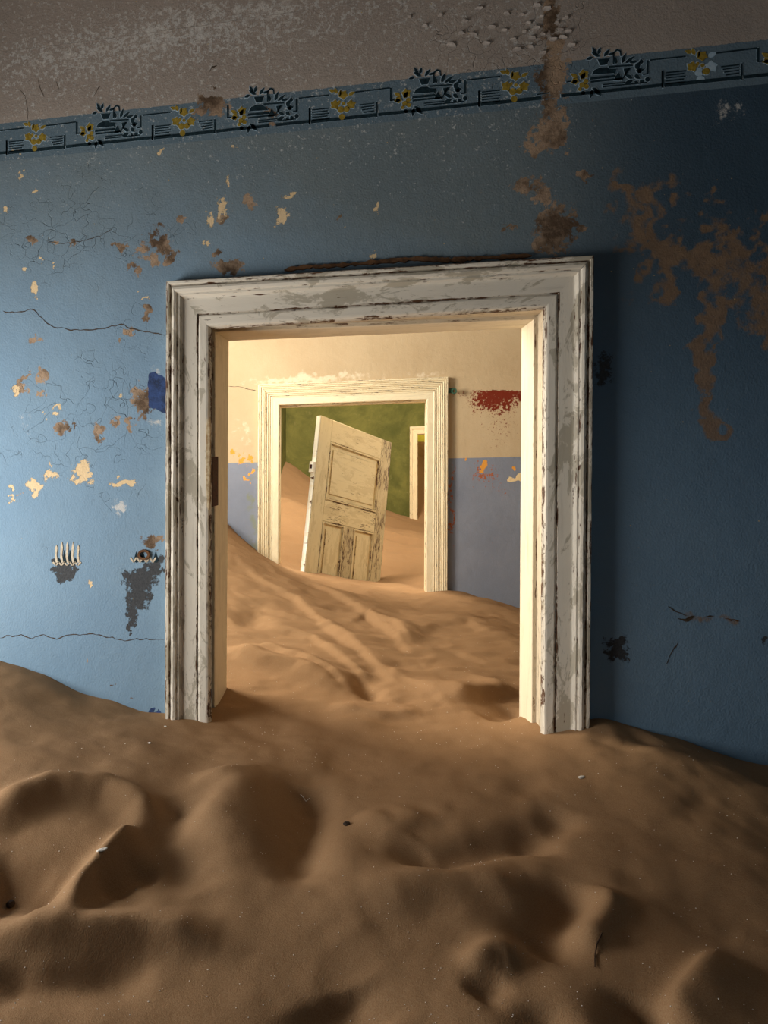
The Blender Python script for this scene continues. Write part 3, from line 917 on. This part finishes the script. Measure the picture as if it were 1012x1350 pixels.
# ------------------------------------------------------------ the leaning door leaf
def leaf():
    root = empty('door_leaf', (-0.47616338, 5.13932166, 0.2993261 + EYE))
    u = Vector((0.58971581, 0.77767943, -0.21783011)); v = -Vector((0.08246532, 0.21032751, 0.97414671)); n = Vector((0.80338953, -0.59243315, 0.05990188))
    u.normalize(); n = (n - u * n.dot(u)).normalized(); vv = n.cross(u)
    if vv.dot(v) < 0: vv = -vv
    v = vv
    W, H, T = .90, 1.72, .045

    def slab(nm, x0, x1, y0, y1, d0, d1, m, p=root, bev=.003, rag=0, e=.6, cf=.35):
        """local: x along width, y down, d depth behind the face (negative = proud)"""
        vs, uv, ed, fs = [], [], [], []
        nseg = max(1, int((y1 - y0) / .04)) if (y1 - y0) > (x1 - x0) else max(1, int((x1 - x0) / .04))
        vert = (y1 - y0) > (x1 - x0)
        prof = [(0, d1), (0, d0 + bev), (bev, d0), (.008, d0), (-.008, d0), (-bev, d0), (-1e-9, d0 + bev), (-1e-9, d1)]
        for s in range(nseg + 1):
            f = s / nseg
            for k, (a, d) in enumerate(prof):
                if vert:
                    xx = x0 + a if k < 4 else x1 + a
                    yy = y0 + (y1 - y0) * f
                    uvv = (xx, yy)
                else:
                    yy = y0 + a if k < 4 else y1 + a
                    xx = x0 + (x1 - x0) * f
                    uvv = (yy, xx)
                j = random.uniform(-rag, rag)
                P = u * (xx + j) + v * (yy + j) - n * d
                vs.append(P); uv.append(uvv); ed.append(e * (1 if k in (1, 2, 5, 6) else cf))
        m_ = len(prof)
        for s in range(nseg):
            for k in range(m_):
                i0 = s * m_ + k; i1 = s * m_ + (k + 1) % m_
                fs.append([i0, i1, i1 + m_, i0 + m_])
        fs.append(list(reversed(range(m_)))); fs.append([nseg * m_ + k for k in range(m_)])
        o = link(nm, vs, fs, m, p, uv)
        at = o.data.attributes.new('edge', 'FLOAT', 'POINT'); at.data.foreach_set('value', ed)
        bm = bmesh.new(); bm.from_mesh(o.data); bmesh.ops.recalc_face_normals(bm, faces=bm.faces); bm.to_mesh(o.data); bm.free()
        return o

    SW = .135
    slab('hinge_stile', 0, SW, 0, H, 0, T, M['leaf'], rag=.0006)
    slab('lock_stile', W - SW, W, 0, H, 0, T, M['leaf'], rag=.001, e=1.2, cf=.75)
    slab('top_rail', SW, W - SW, 0, .17, 0.0005, T, M['leaf'], e=.8)
    slab('lock_rail', SW, W - SW, .62, .78, 0.0005, T, M['leaf'], e=1.0, cf=.6)
    slab('bottom_rail', SW, W - SW, 1.52, H, 0.0005, T, M['leaf'])
    slab('mullion', W / 2 - .055, W / 2 + .055, .78, 1.52, 0.0005, T, M['leaf'], e=1.2, cf=.8)

    def panel(x0, x1, y0, y1):
        p = slab('panel', x0 - .004, x1 + .004, y0 - .004, y1 + .004, .014, .030, M['leaf'], e=.1)
        g = .014
        for q in ((x0, x1, y0, y0 + g * 1.6), (x0, x1, y1 - g * 1.6, y1), (x0, x0 + g * 1.6, y0, y1), (x1 - g * 1.6, x1, y0, y1)):
            slab('panel_moulding', *q, -.004, .016, M['leaf'], p, bev=.008, e=1.0)
        ins = .052
        slab('raised_field', x0 + ins, x1 - ins, y0 + ins, y1 - ins, .006, .016, M['leaf'], p, bev=.004, e=.9)
    panel(SW, W - SW, .17, .62)
    panel(SW, W / 2 - .055, .78, 1.52)
    panel(W / 2 + .055, W - SW, .78, 1.52)
    # chipped hinge edge whitened to look lit, latch plate, ochre wear
    e = slab('edge_strip', -.003, .0015, .002, H - .002, .002, T - .002, M['edge'], bev=.001, e=.9)
    e['label'] = 'chipped edge of the leaf, whitened to look lit'
    lc = slab('latch', -.030, -.002, .36, .44, .004, .040, M['edge'], bev=.002)
    lc['label'] = 'small white metal latch case on the edge'
    slab('latch_bolt', -.036, -.028, .385, .415, .012, .032, M['rust'], lc, bev=.001)
    prop(root, 'weathered cream three-panel door leaf leaning askew, half buried in sand behind the second doorway', 'door')
    return root


leaf()

# ------------------------------------------------------------ stencilled border
# motif drawn once; repeated at its period along the sagging band
BX, BZ = on_wall(np.array([453.0, 680.0]), np.array([212.5 - .101 * 453, 212.5 - .101 * 680]), Y0)
PER = float(BX[1] - BX[0]) * 1.0
SLP = float((BZ[1] - BZ[0]) / (BX[1] - BX[0]))


def zz(x, y):   # drawing units -> wall metres
    X, Z = on_wall(380 + x / 2.976, 60 + y / 2.976, Y0)
    return float(X), float(Z)


def leafp(cx, cy, L, wd, ang):
    a = math.radians(ang); out = []
    for t in np.linspace(0, 1, 6): out.append((t * L, wd * math.sin(math.pi * t ** .8)))
    for t in np.linspace(1, 0, 6)[1:-1]: out.append((t * L, -wd * math.sin(math.pi * t ** .8)))
    return [(cx + x * math.cos(a) - y * math.sin(a), cy - x * math.sin(a) - y * math.cos(a)) for x, y in out]


def vine(cx, cy, r, ang):
    out = []
    for k in range(15):
        t = k / 15 * 2 * math.pi
        rr = r * (1.0 if k % 3 == 0 else .68 if k % 3 == 1 else .8)
        out.append((cx + rr * math.cos(t + ang), cy + rr * math.sin(t + ang)))
    return out


def circ(cx, cy, r, n=12): return [(cx + r * math.cos(t), cy + r * math.sin(t)) for t in np.linspace(0, 2 * math.pi, n + 1)[:-1]]
def bar(x0, y0, x1, y1, t):
    L = math.hypot(x1 - x0, y1 - y0); nx_, ny_ = -(y1 - y0) / L * t / 2, (x1 - x0) / L * t / 2
    return [(x0 + nx_, y0 + ny_), (x1 + nx_, y1 + ny_), (x1 - nx_, y1 - ny_), (x0 - nx_, y0 - ny_)]


LINES = [bar(88, 300, 345, 273, 13), bar(352, 272, 748, 230, 12), bar(82, 246, 82, 308, 6), bar(346, 222, 346, 281, 6), bar(748, 178, 748, 240, 6),
         bar(262, 184, 398, 167, 5), bar(401, 166, 401, 217, 7), bar(399, 217, 416, 214, 5), bar(40, 208, 160, 195, 5), bar(692, 136, 692, 188, 7), bar(676, 190, 694, 187, 5)]
for k in range(5): LINES.append(bar(92, 254 + 10 * k, 160 - (k % 2) * 6, 247 + 10 * k, 4.2))
for k in range(4): LINES.append(bar(278 + 5 * k, 234 + 10 * k, 338, 227 + 10 * k, 4.2))
VASE = [[(512, 132), (556, 128), (546, 152), (522, 155)],
        [(490, 190), (500, 172), (520, 163), (545, 162), (560, 172), (572, 184)], [(486, 200), (575, 191), (580, 200), (484, 209)], [(486, 214), (600, 202), (600, 208), (486, 221)],
        bar(552, 161, 640, 155, 6), [(556, 168), (580, 168), (576, 190)], [(590, 212), (570, 212), (586, 180), (602, 206)], [(606, 168), (634, 164), (612, 196)], bar(600, 210, 625, 165, 4),
        bar(530, 236, 690, 220, 5), bar(530, 228, 610, 220, 4),
        leafp(520, 122, 34, 6, 150), leafp(508, 112, 30, 6, 120), leafp(515, 112, 26, 6, 75), leafp(535, 122, 36, 6, 55), leafp(495, 124, 26, 6, 200), leafp(550, 116, 26, 5, 20),
        bar(570, 150, 570, 108, 6), bar(570, 108, 582, 96, 6), bar(582, 96, 594, 100, 6), bar(594, 100, 597, 120, 5),
        leafp(600, 148, 42, 7, 70), leafp(612, 148, 44, 6, 40), leafp(580, 150, 30, 6, 100), leafp(628, 146, 34, 6, 15),
        leafp(650, 168, 30, 9, 60), leafp(650, 176, 32, 9, 10), leafp(646, 190, 26, 8, -40), leafp(672, 150, 20, 7, 100), circ(664, 176, 7),
        leafp(640, 205, 34, 7, 150), leafp(640, 212, 34, 7, 200), leafp(645, 215, 20, 6, -30), circ(672, 216, 8), circ(693, 208, 9),
        leafp(492, 246, 34, 7, 260), leafp(500, 244, 36, 8, -45), leafp(492, 240, 26, 5, -20), circ(460, 258, 8)]
GOLD = [vine(215, 194, 20, .3), vine(182, 232, 20, 1.2), vine(246, 232, 20, 2.2), leafp(190, 190, 26, 7, 110), leafp(180, 182, 24, 7, 160), leafp(236, 196, 30, 7, 30), leafp(200, 200, 26, 6, 80),
        circ(205, 252, 13), circ(228, 250, 12), circ(210, 280, 12), circ(216, 228, 7), circ(200, 222, 6),
        leafp(440, 200, 30, 8, 150), vine(462, 188, 20, .8), vine(432, 214, 14, 1.5), leafp(452, 208, 32, 8, 60), leafp(440, 214, 26, 7, 190), circ(456, 228, 10), circ(470, 214, 9), circ(472, 234, 9), circ(448, 244, 7)]


def grow(pts, g):
    cx = sum(p[0] for p in pts) / len(pts); cy = sum(p[1] for p in pts) / len(pts)
    out = []
    for x, y in pts:
        d = math.hypot(x - cx, y - cy) + 1e-6
        out.append((x + (x - cx) / d * g, y + (y - cy) / d * g))
    return out


def lost(X, Z):
    px, py = to_px(np.array([X]), np.array([Y0]), np.array([Z]))
    if X < X0 + .02 or X > X1 - .03 or px[0] > 1900: return True
    return blob(px, py, [b for b in BROWN if b[1] < 210 and len(b) <= 5])[0] > .42


def stencil(name, shapes, k, m, front, g=0.0, fade=False):
    mb = MB()
    for s in shapes:
        P = [zz(*q) for q in (grow(s, g) if g else s)]
        P = [(x + k * PER, z + k * PER * SLP) for x, z in P]
        cx = sum(p[0] for p in P) / len(P); cz = sum(p[1] for p in P) / len(P)
        if len(P) == 4 and max(p[0] for p in P) - min(p[0] for p in P) > .12:   # long bars: cut around losses
            segs = 14
            for q in range(segs):
                f0, f1 = q / segs, (q + 1) / segs
                mixp = lambda A, B, f: (A[0] + (B[0] - A[0]) * f, A[1] + (B[1] - A[1]) * f)
                quad = [mixp(P[0], P[1], f0), mixp(P[0], P[1], f1), mixp(P[3], P[2], f1), mixp(P[3], P[2], f0)]
                if not lost(sum(a[0] for a in quad) / 4, sum(a[1] for a in quad) / 4): mb.prism(quad, Y0 - front, Y0 + .001)
            continue
        if lost(cx, cz): continue
        if fade and random.random() < fade: continue
        mb.prism(P, Y0 - front, Y0 + .001)
    if mb.v:
        mb.build(name, m, wallA)


for k in (-4, -3, -2, -1, 0, 1, 2, 3, 4):
    fd = .35 if k == 2 else 0
    stencil('border_outline', LINES + VASE + GOLD, k, M['halo'], .0006, 2.6, fd)
    stencil('border_line', LINES, k, M['stencil'], .0013, 0, 0)
    stencil('vase_motif', VASE, k, M['stencil'], .0013, 0, fd)
    stencil('grape_motif', GOLD, k, M['gold'], .0014, 0, fd)

# scalloped remnant stencils low on the left
sc_b, sc_p = MB(), MB()
def wp(pts, Y=Y0): return [tuple(float(v) for v in on_wall(x, y, Y)) for x, y in pts]
for k in range(5):
    x = 74 + k * 7.2
    if k < 4: sc_b.prism(wp([(x + .6, 741), (x + 3.6, 735 - 10 * (k in (1, 2))), (x + 6.6, 741), (x + 5, 743), (x + 2, 743)]), Y0 - .0012, Y0 + .001)
    sc_p.prism(wp([(x - 1, 722 - 4 * (k in (1, 2))), (x + .8, 718 - 4 * (k in (1, 2, 3))), (x + 2, 722), (x + 1, 732), (x + 2.4, 741), (x, 742), (x - 1.6, 734)]), Y0 - .0018, Y0 + .001)
    sc_p.prism(wp(bar(x - 4, 741, x, 745, 2)), Y0 - .0018, Y0 + .001); sc_p.prism(wp(bar(x, 745, x + 4, 741, 2)), Y0 - .0018, Y0 + .001)
for k in range(4):
    x = 176 + k * 8.5
    if k != 2: sc_b.prism(wp([(x, 739), (x + 3.6, 727), (x + 7.4, 739), (x + 4, 742)]), Y0 - .0012, Y0 + .001)
    sc_p.prism(wp(bar(x - 4, 735, x, 741, 2)), Y0 - .0018, Y0 + .001); sc_p.prism(wp(bar(x, 741, x + 4, 735, 2)), Y0 - .0018, Y0 + .001)
sc_b.build('scallop_stencil', M['stencil'], wallA)
sc_p.build('scallop_stencil', M['scallop'], wallA)
sc = MB(); sc.prism(wp([(183 + 7 * math.cos(t), 732 + 7 * math.sin(t)) for t in np.linspace(0, 6.1, 10)]), Y0 - .004, Y0 + .001)
sc = MB()
for q in range(14):
    t0, t1 = q / 14 * 2 * math.pi, (q + 1) / 14 * 2 * math.pi
    sc.prism(wp([(190 + 8 * math.cos(t0), 731 + 7 * math.sin(t0)), (190 + 8 * math.cos(t1), 731 + 7 * math.sin(t1)), (190 + 5 * math.cos(t1), 731 + 4 * math.sin(t1)), (190 + 5 * math.cos(t0), 731 + 4 * math.sin(t0))]), Y0 - .008, Y0 + .001)
sc.build('fixing_socket', M['wood'], wallA)


# cracks: recessed-looking slits following photographed courses
def crack(pts, wdt, name='plaster_crack', m='crack', Y=Y0, parent=wallA, seed=0, jit=1.2, front=.0008):
    r = random.Random(seed)
    fine = []
    for (ax, ay), (bx, by) in zip(pts[:-1], pts[1:]):
        n_ = max(2, int(math.hypot(bx - ax, by - ay) / 4))
        for q in range(n_):
            f = q / n_; fine.append((ax + (bx - ax) * f, ay + (by - ay) * f + r.uniform(-jit, jit)))
    fine.append(pts[-1])
    up, dn = [], []
    for q, (x, y) in enumerate(fine):
        h = wdt * r.uniform(.25, 1.0) * (0.15 if q in (0, len(fine) - 1) else 1)
        up.append((x, y - h)); dn.append((x, y + h))
    mb = MB()
    for q in range(len(fine) - 1):
        mb.prism(wp([up[q], up[q + 1], dn[q + 1], dn[q]], Y), Y - front, Y + .001)
    mb.build(name, M[m], parent)


crack([(4, 411), (20, 412), (45, 408), (55, 420), (66, 429), (85, 434), (110, 436), (135, 434), (160, 427), (175, 434), (200, 438), (217, 442)], .9, seed=1)
crack([(0, 840), (28, 837), (42, 842), (58, 836), (75, 843), (92, 837), (118, 836), (140, 839), (165, 844), (180, 842), (217, 843)], .8, seed=2)
crack([(62, 318), (85, 322), (105, 318), (130, 312), (150, 300)], .5, seed=3)
crack([(880, 800), (893, 808), (905, 812)], 1.2, seed=4)
crack([(893, 815), (903, 817), (915, 812)], 3.2, seed=5)
crack([(925, 813), (940, 812)], 1.6, seed=6)
crack([(955, 816), (975, 819)], 2, m='mortar', seed=7)
crack([(893, 848), (886, 858), (878, 875)], 1.4, seed=8)
crack([(828, 868), (830, 872)], 2, seed=9)
crack([(375, 357), (400, 353), (440, 351), (480, 348), (510, 345), (550, 342), (590, 344), (640, 341), (700, 338)], 3.6, 'mortar_gap', 'mortar', seed=10, jit=.5, front=.012)
crack([(26, 118), (33, 126), (37, 148), (36, 158)], 1.1, seed=11)
crack([(50, 105), (54, 120), (58, 128)], .9, seed=12)
crack([(74, 108), (78, 118)], .9, seed=13)
crack([(275, 97), (279, 88), (286, 86)], 1.3, seed=14)
crack([(132, 113), (124, 126)], .8, seed=15)
crack([(0, 69), (60, 62), (130, 53), (200, 43), (280, 32), (360, 20), (440, 9), (510, -2)], .45, 'plaster_seam', 'flake', seed=16, jit=.4)
crack([(300, 509), (318, 510), (330, 514), (340, 516)], .5, Y=Y1, parent=wallB, seed=17, jit=.5)

# curling flakes in the grey frieze
FL = [(706, 8), (713, 22), (705, 38), (690, 42), (716, 45), (728, 52), (752, 60), (700, 62), (686, 20), (668, 18), (648, 36), (738, 40), (745, 24), (612, 28), (580, 20), (596, 60), (676, 52), (714, 70), (560, 34), (630, 12),
      (720, 12), (696, 30), (742, 50), (680, 66), (640, 58), (664, 40), (624, 46), (700, 50), (734, 30), (749, 42), (608, 44), (540, 22)]
for k, (x, y) in enumerate(FL):
    r = random.Random(k); s = r.uniform(2.5, 5.5); sk = r.uniform(-.5, .5); w0 = r.uniform(.5, 1)
    nseg = 5; vs = []; fs = []
    for i_ in range(nseg + 1):
        f = i_ / nseg
        lift = .001 + .006 * f ** 2
        for e_ in (-1, 1):
            xx = x + sk * s * f + e_ * s * (w0 * .4 + math.sin(math.pi * (f * .7 + .15)) * r.uniform(.5, 1)) + r.uniform(-.8, .8); yy = y - s * .8 * f + r.uniform(-.5, .5) + 2
            X_, Z_ = on_wall(xx, yy, Y0)
            vs.append((float(X_), Y0 - lift, float(Z_)))
    n_ = len(vs)
    vs += [(a, b + .0012, c) for a, b, c in vs]
    for i_ in range(nseg):
        q = 2 * i_
        fs += [[q, q + 1, q + 3, q + 2], [n_ + q, n_ + q + 2, n_ + q + 3, n_ + q + 1], [q, q + 2, n_ + q + 2, n_ + q], [q + 1, n_ + q + 1, n_ + q + 3, q + 3]]
    fs += [[0, n_, n_ + 1, 1], [2 * nseg, 2 * nseg + 1, n_ + 2 * nseg + 1, n_ + 2 * nseg]]
    link('paint_flake', vs, fs, M['flake'], wallA)

# small bracket beside the second doorway
hk = W3(595, 516, Y1)
b = MB()
b.box((hk.x - .03, Y1 - .012, hk.z - .012), (hk.x + .012, Y1, hk.z + .020))
b.box((hk.x - .004, Y1 - .045, hk.z - .006), (hk.x + .008, Y1 - .010, hk.z + .006))
for q in range(10):
    t0, t1 = q / 10 * 2 * math.pi, (q + 1) / 10 * 2 * math.pi
    c_ = lambda r_, t: (hk.x + .012 + r_ * math.cos(t), hk.z - .002 + r_ * math.sin(t))
    b.prism([c_(.020, t0), c_(.020, t1), c_(.010, t1), c_(.010, t0)], Y1 - .050, Y1 - .040)
prop(b.build('wall_hook', M['verdigris']), 'small green-patinated metal hook on the ochre wall at the second doorway corner', 'hook')

# ------------------------------------------------------------ small things lying on the sand
def pebble(name, px, py, r_, m, label, cat, flat=.5, rot=0, stretch=1.0, group=None):
    x, y, z = on_sand(px, py)
    bm = bmesh.new(); bmesh.ops.create_icosphere(bm, subdivisions=2, radius=r_)
    rr = random.Random(int(px * 7 + py))
    for v_ in bm.verts:
        k = 1 + rr.uniform(-.16, .16)
        v_.co = Vector((v_.co.x * k * stretch, v_.co.y * k, v_.co.z * k * flat))
    me_ = bpy.data.meshes.new(name); bm.to_mesh(me_); bm.free(); me_.materials.append(m)
    o = bpy.data.objects.new(name, me_); COL.objects.link(o)
    o.location = (x, y, z + r_ * flat * .45); o.rotation_euler = (0, 0, rot)
    prop(o, label, cat, group)
    return o


pebble('shell_chip', 766, 1025, .006, M['shell'], 'white elongated shell chip on the sand below the right casing', 'shell', .4, .5, 2.0)
pebble('shell_chip', 197, 980, .0045, M['shell'], 'tiny white chip on the dark sand left of the doorway, below its casing', 'shell', .5)
pebble('shell_chip', 218, 958, .004, M['shell'], 'tiny pale chip at the foot of the left door casing', 'shell', .5)
pebble('pebble', 457, 1087, .007, M['stone'], 'small dark pebble half sunk in the sand at the centre foreground', 'pebble', .7, .4, 1.4)
pebble('pebble', 14, 1194, .008, M['stone'], 'dark pointed pebble at the left edge of the foreground sand', 'pebble', .9, 1.2, 1.2)
pebble('shell_chip', 134, 1121, .006, M['shell'], 'curved pale shell fragment on the sand ridge at far left', 'shell', .4, .8, 2.0)


def twig(pts, r_, label, name='twig', m='twig'):
    P = [Vector(on_sand(x, y)) + Vector((0, 0, r_ * 1.2)) for x, y in pts]
    vs, fs = [], []
    for k, p in enumerate(P):
        t = (P[min(k + 1, len(P) - 1)] - P[max(k - 1, 0)]).normalized()
        a = t.cross(Vector((0, 0, 1))).normalized(); b2 = a.cross(t)
        rr = r_ * (1 - .5 * k / len(P))
        for q in range(6):
            an = q / 6 * 2 * math.pi
            vs.append(p + a * rr * math.cos(an) + b2 * rr * math.sin(an))
    for k in range(len(P) - 1):
        for q in range(6):
            fs.append([k * 6 + q, k * 6 + (q + 1) % 6, (k + 1) * 6 + (q + 1) % 6, (k + 1) * 6 + q])
    fs += [list(reversed(range(6))), [6 * (len(P) - 1) + q for q in range(6)]]
    prop(link(name, vs, fs, M[m]), label, 'twig')


twig([(793, 1231), (787, 1245), (784, 1260), (784, 1276)], .0016, 'thin dark curved twig on the sand, right of centre in the foreground')
twig([(396, 1048), (400, 1052), (403, 1057), (408, 1053)], .0011, 'tiny pale bent stalk at the rim of the deep sand pit', m='shell')

# crumbs scattered over the sand: nobody could count them
mb = MB(); rr = random.Random(4)
for q in range(900):
    if rr.random() < .7: px_, py_ = rr.uniform(-20, 1030), rr.uniform(985, 1360)
    else: px_, py_ = rr.uniform(300, 690), rr.uniform(830, 985)
    x, y = on_ground(px_, py_, -.9); mb.v.append((float(x), float(y), rr.uniform(.0005, .0013)))
C_ = np.array(mb.v); zc = sand_height(C_[:, 0], C_[:, 1])
vs, fs = [], []
for (x, y, r_), z in zip(C_, zc):
    n0 = len(vs)
    for dx, dy, dz in ((1, 0, 0), (-1, 0, 0), (0, 1, 0), (0, -1, 0), (0, 0, 1), (0, 0, -1)):
        vs.append((x + dx * r_ * rr.uniform(.7, 1.6), y + dy * r_, z + r_ * .6 + dz * r_ * .8))
    for f in ((0, 2, 4), (2, 1, 4), (1, 3, 4), (3, 0, 4), (2, 0, 5), (1, 2, 5), (3, 1, 5), (0, 3, 5)): fs.append([n0 + q for q in f])
prop(link('shell_crumbs', vs, fs, M['shell']), 'scattered pale crumbs of shell and grit lying on the sand', 'grit', kind='stuff')
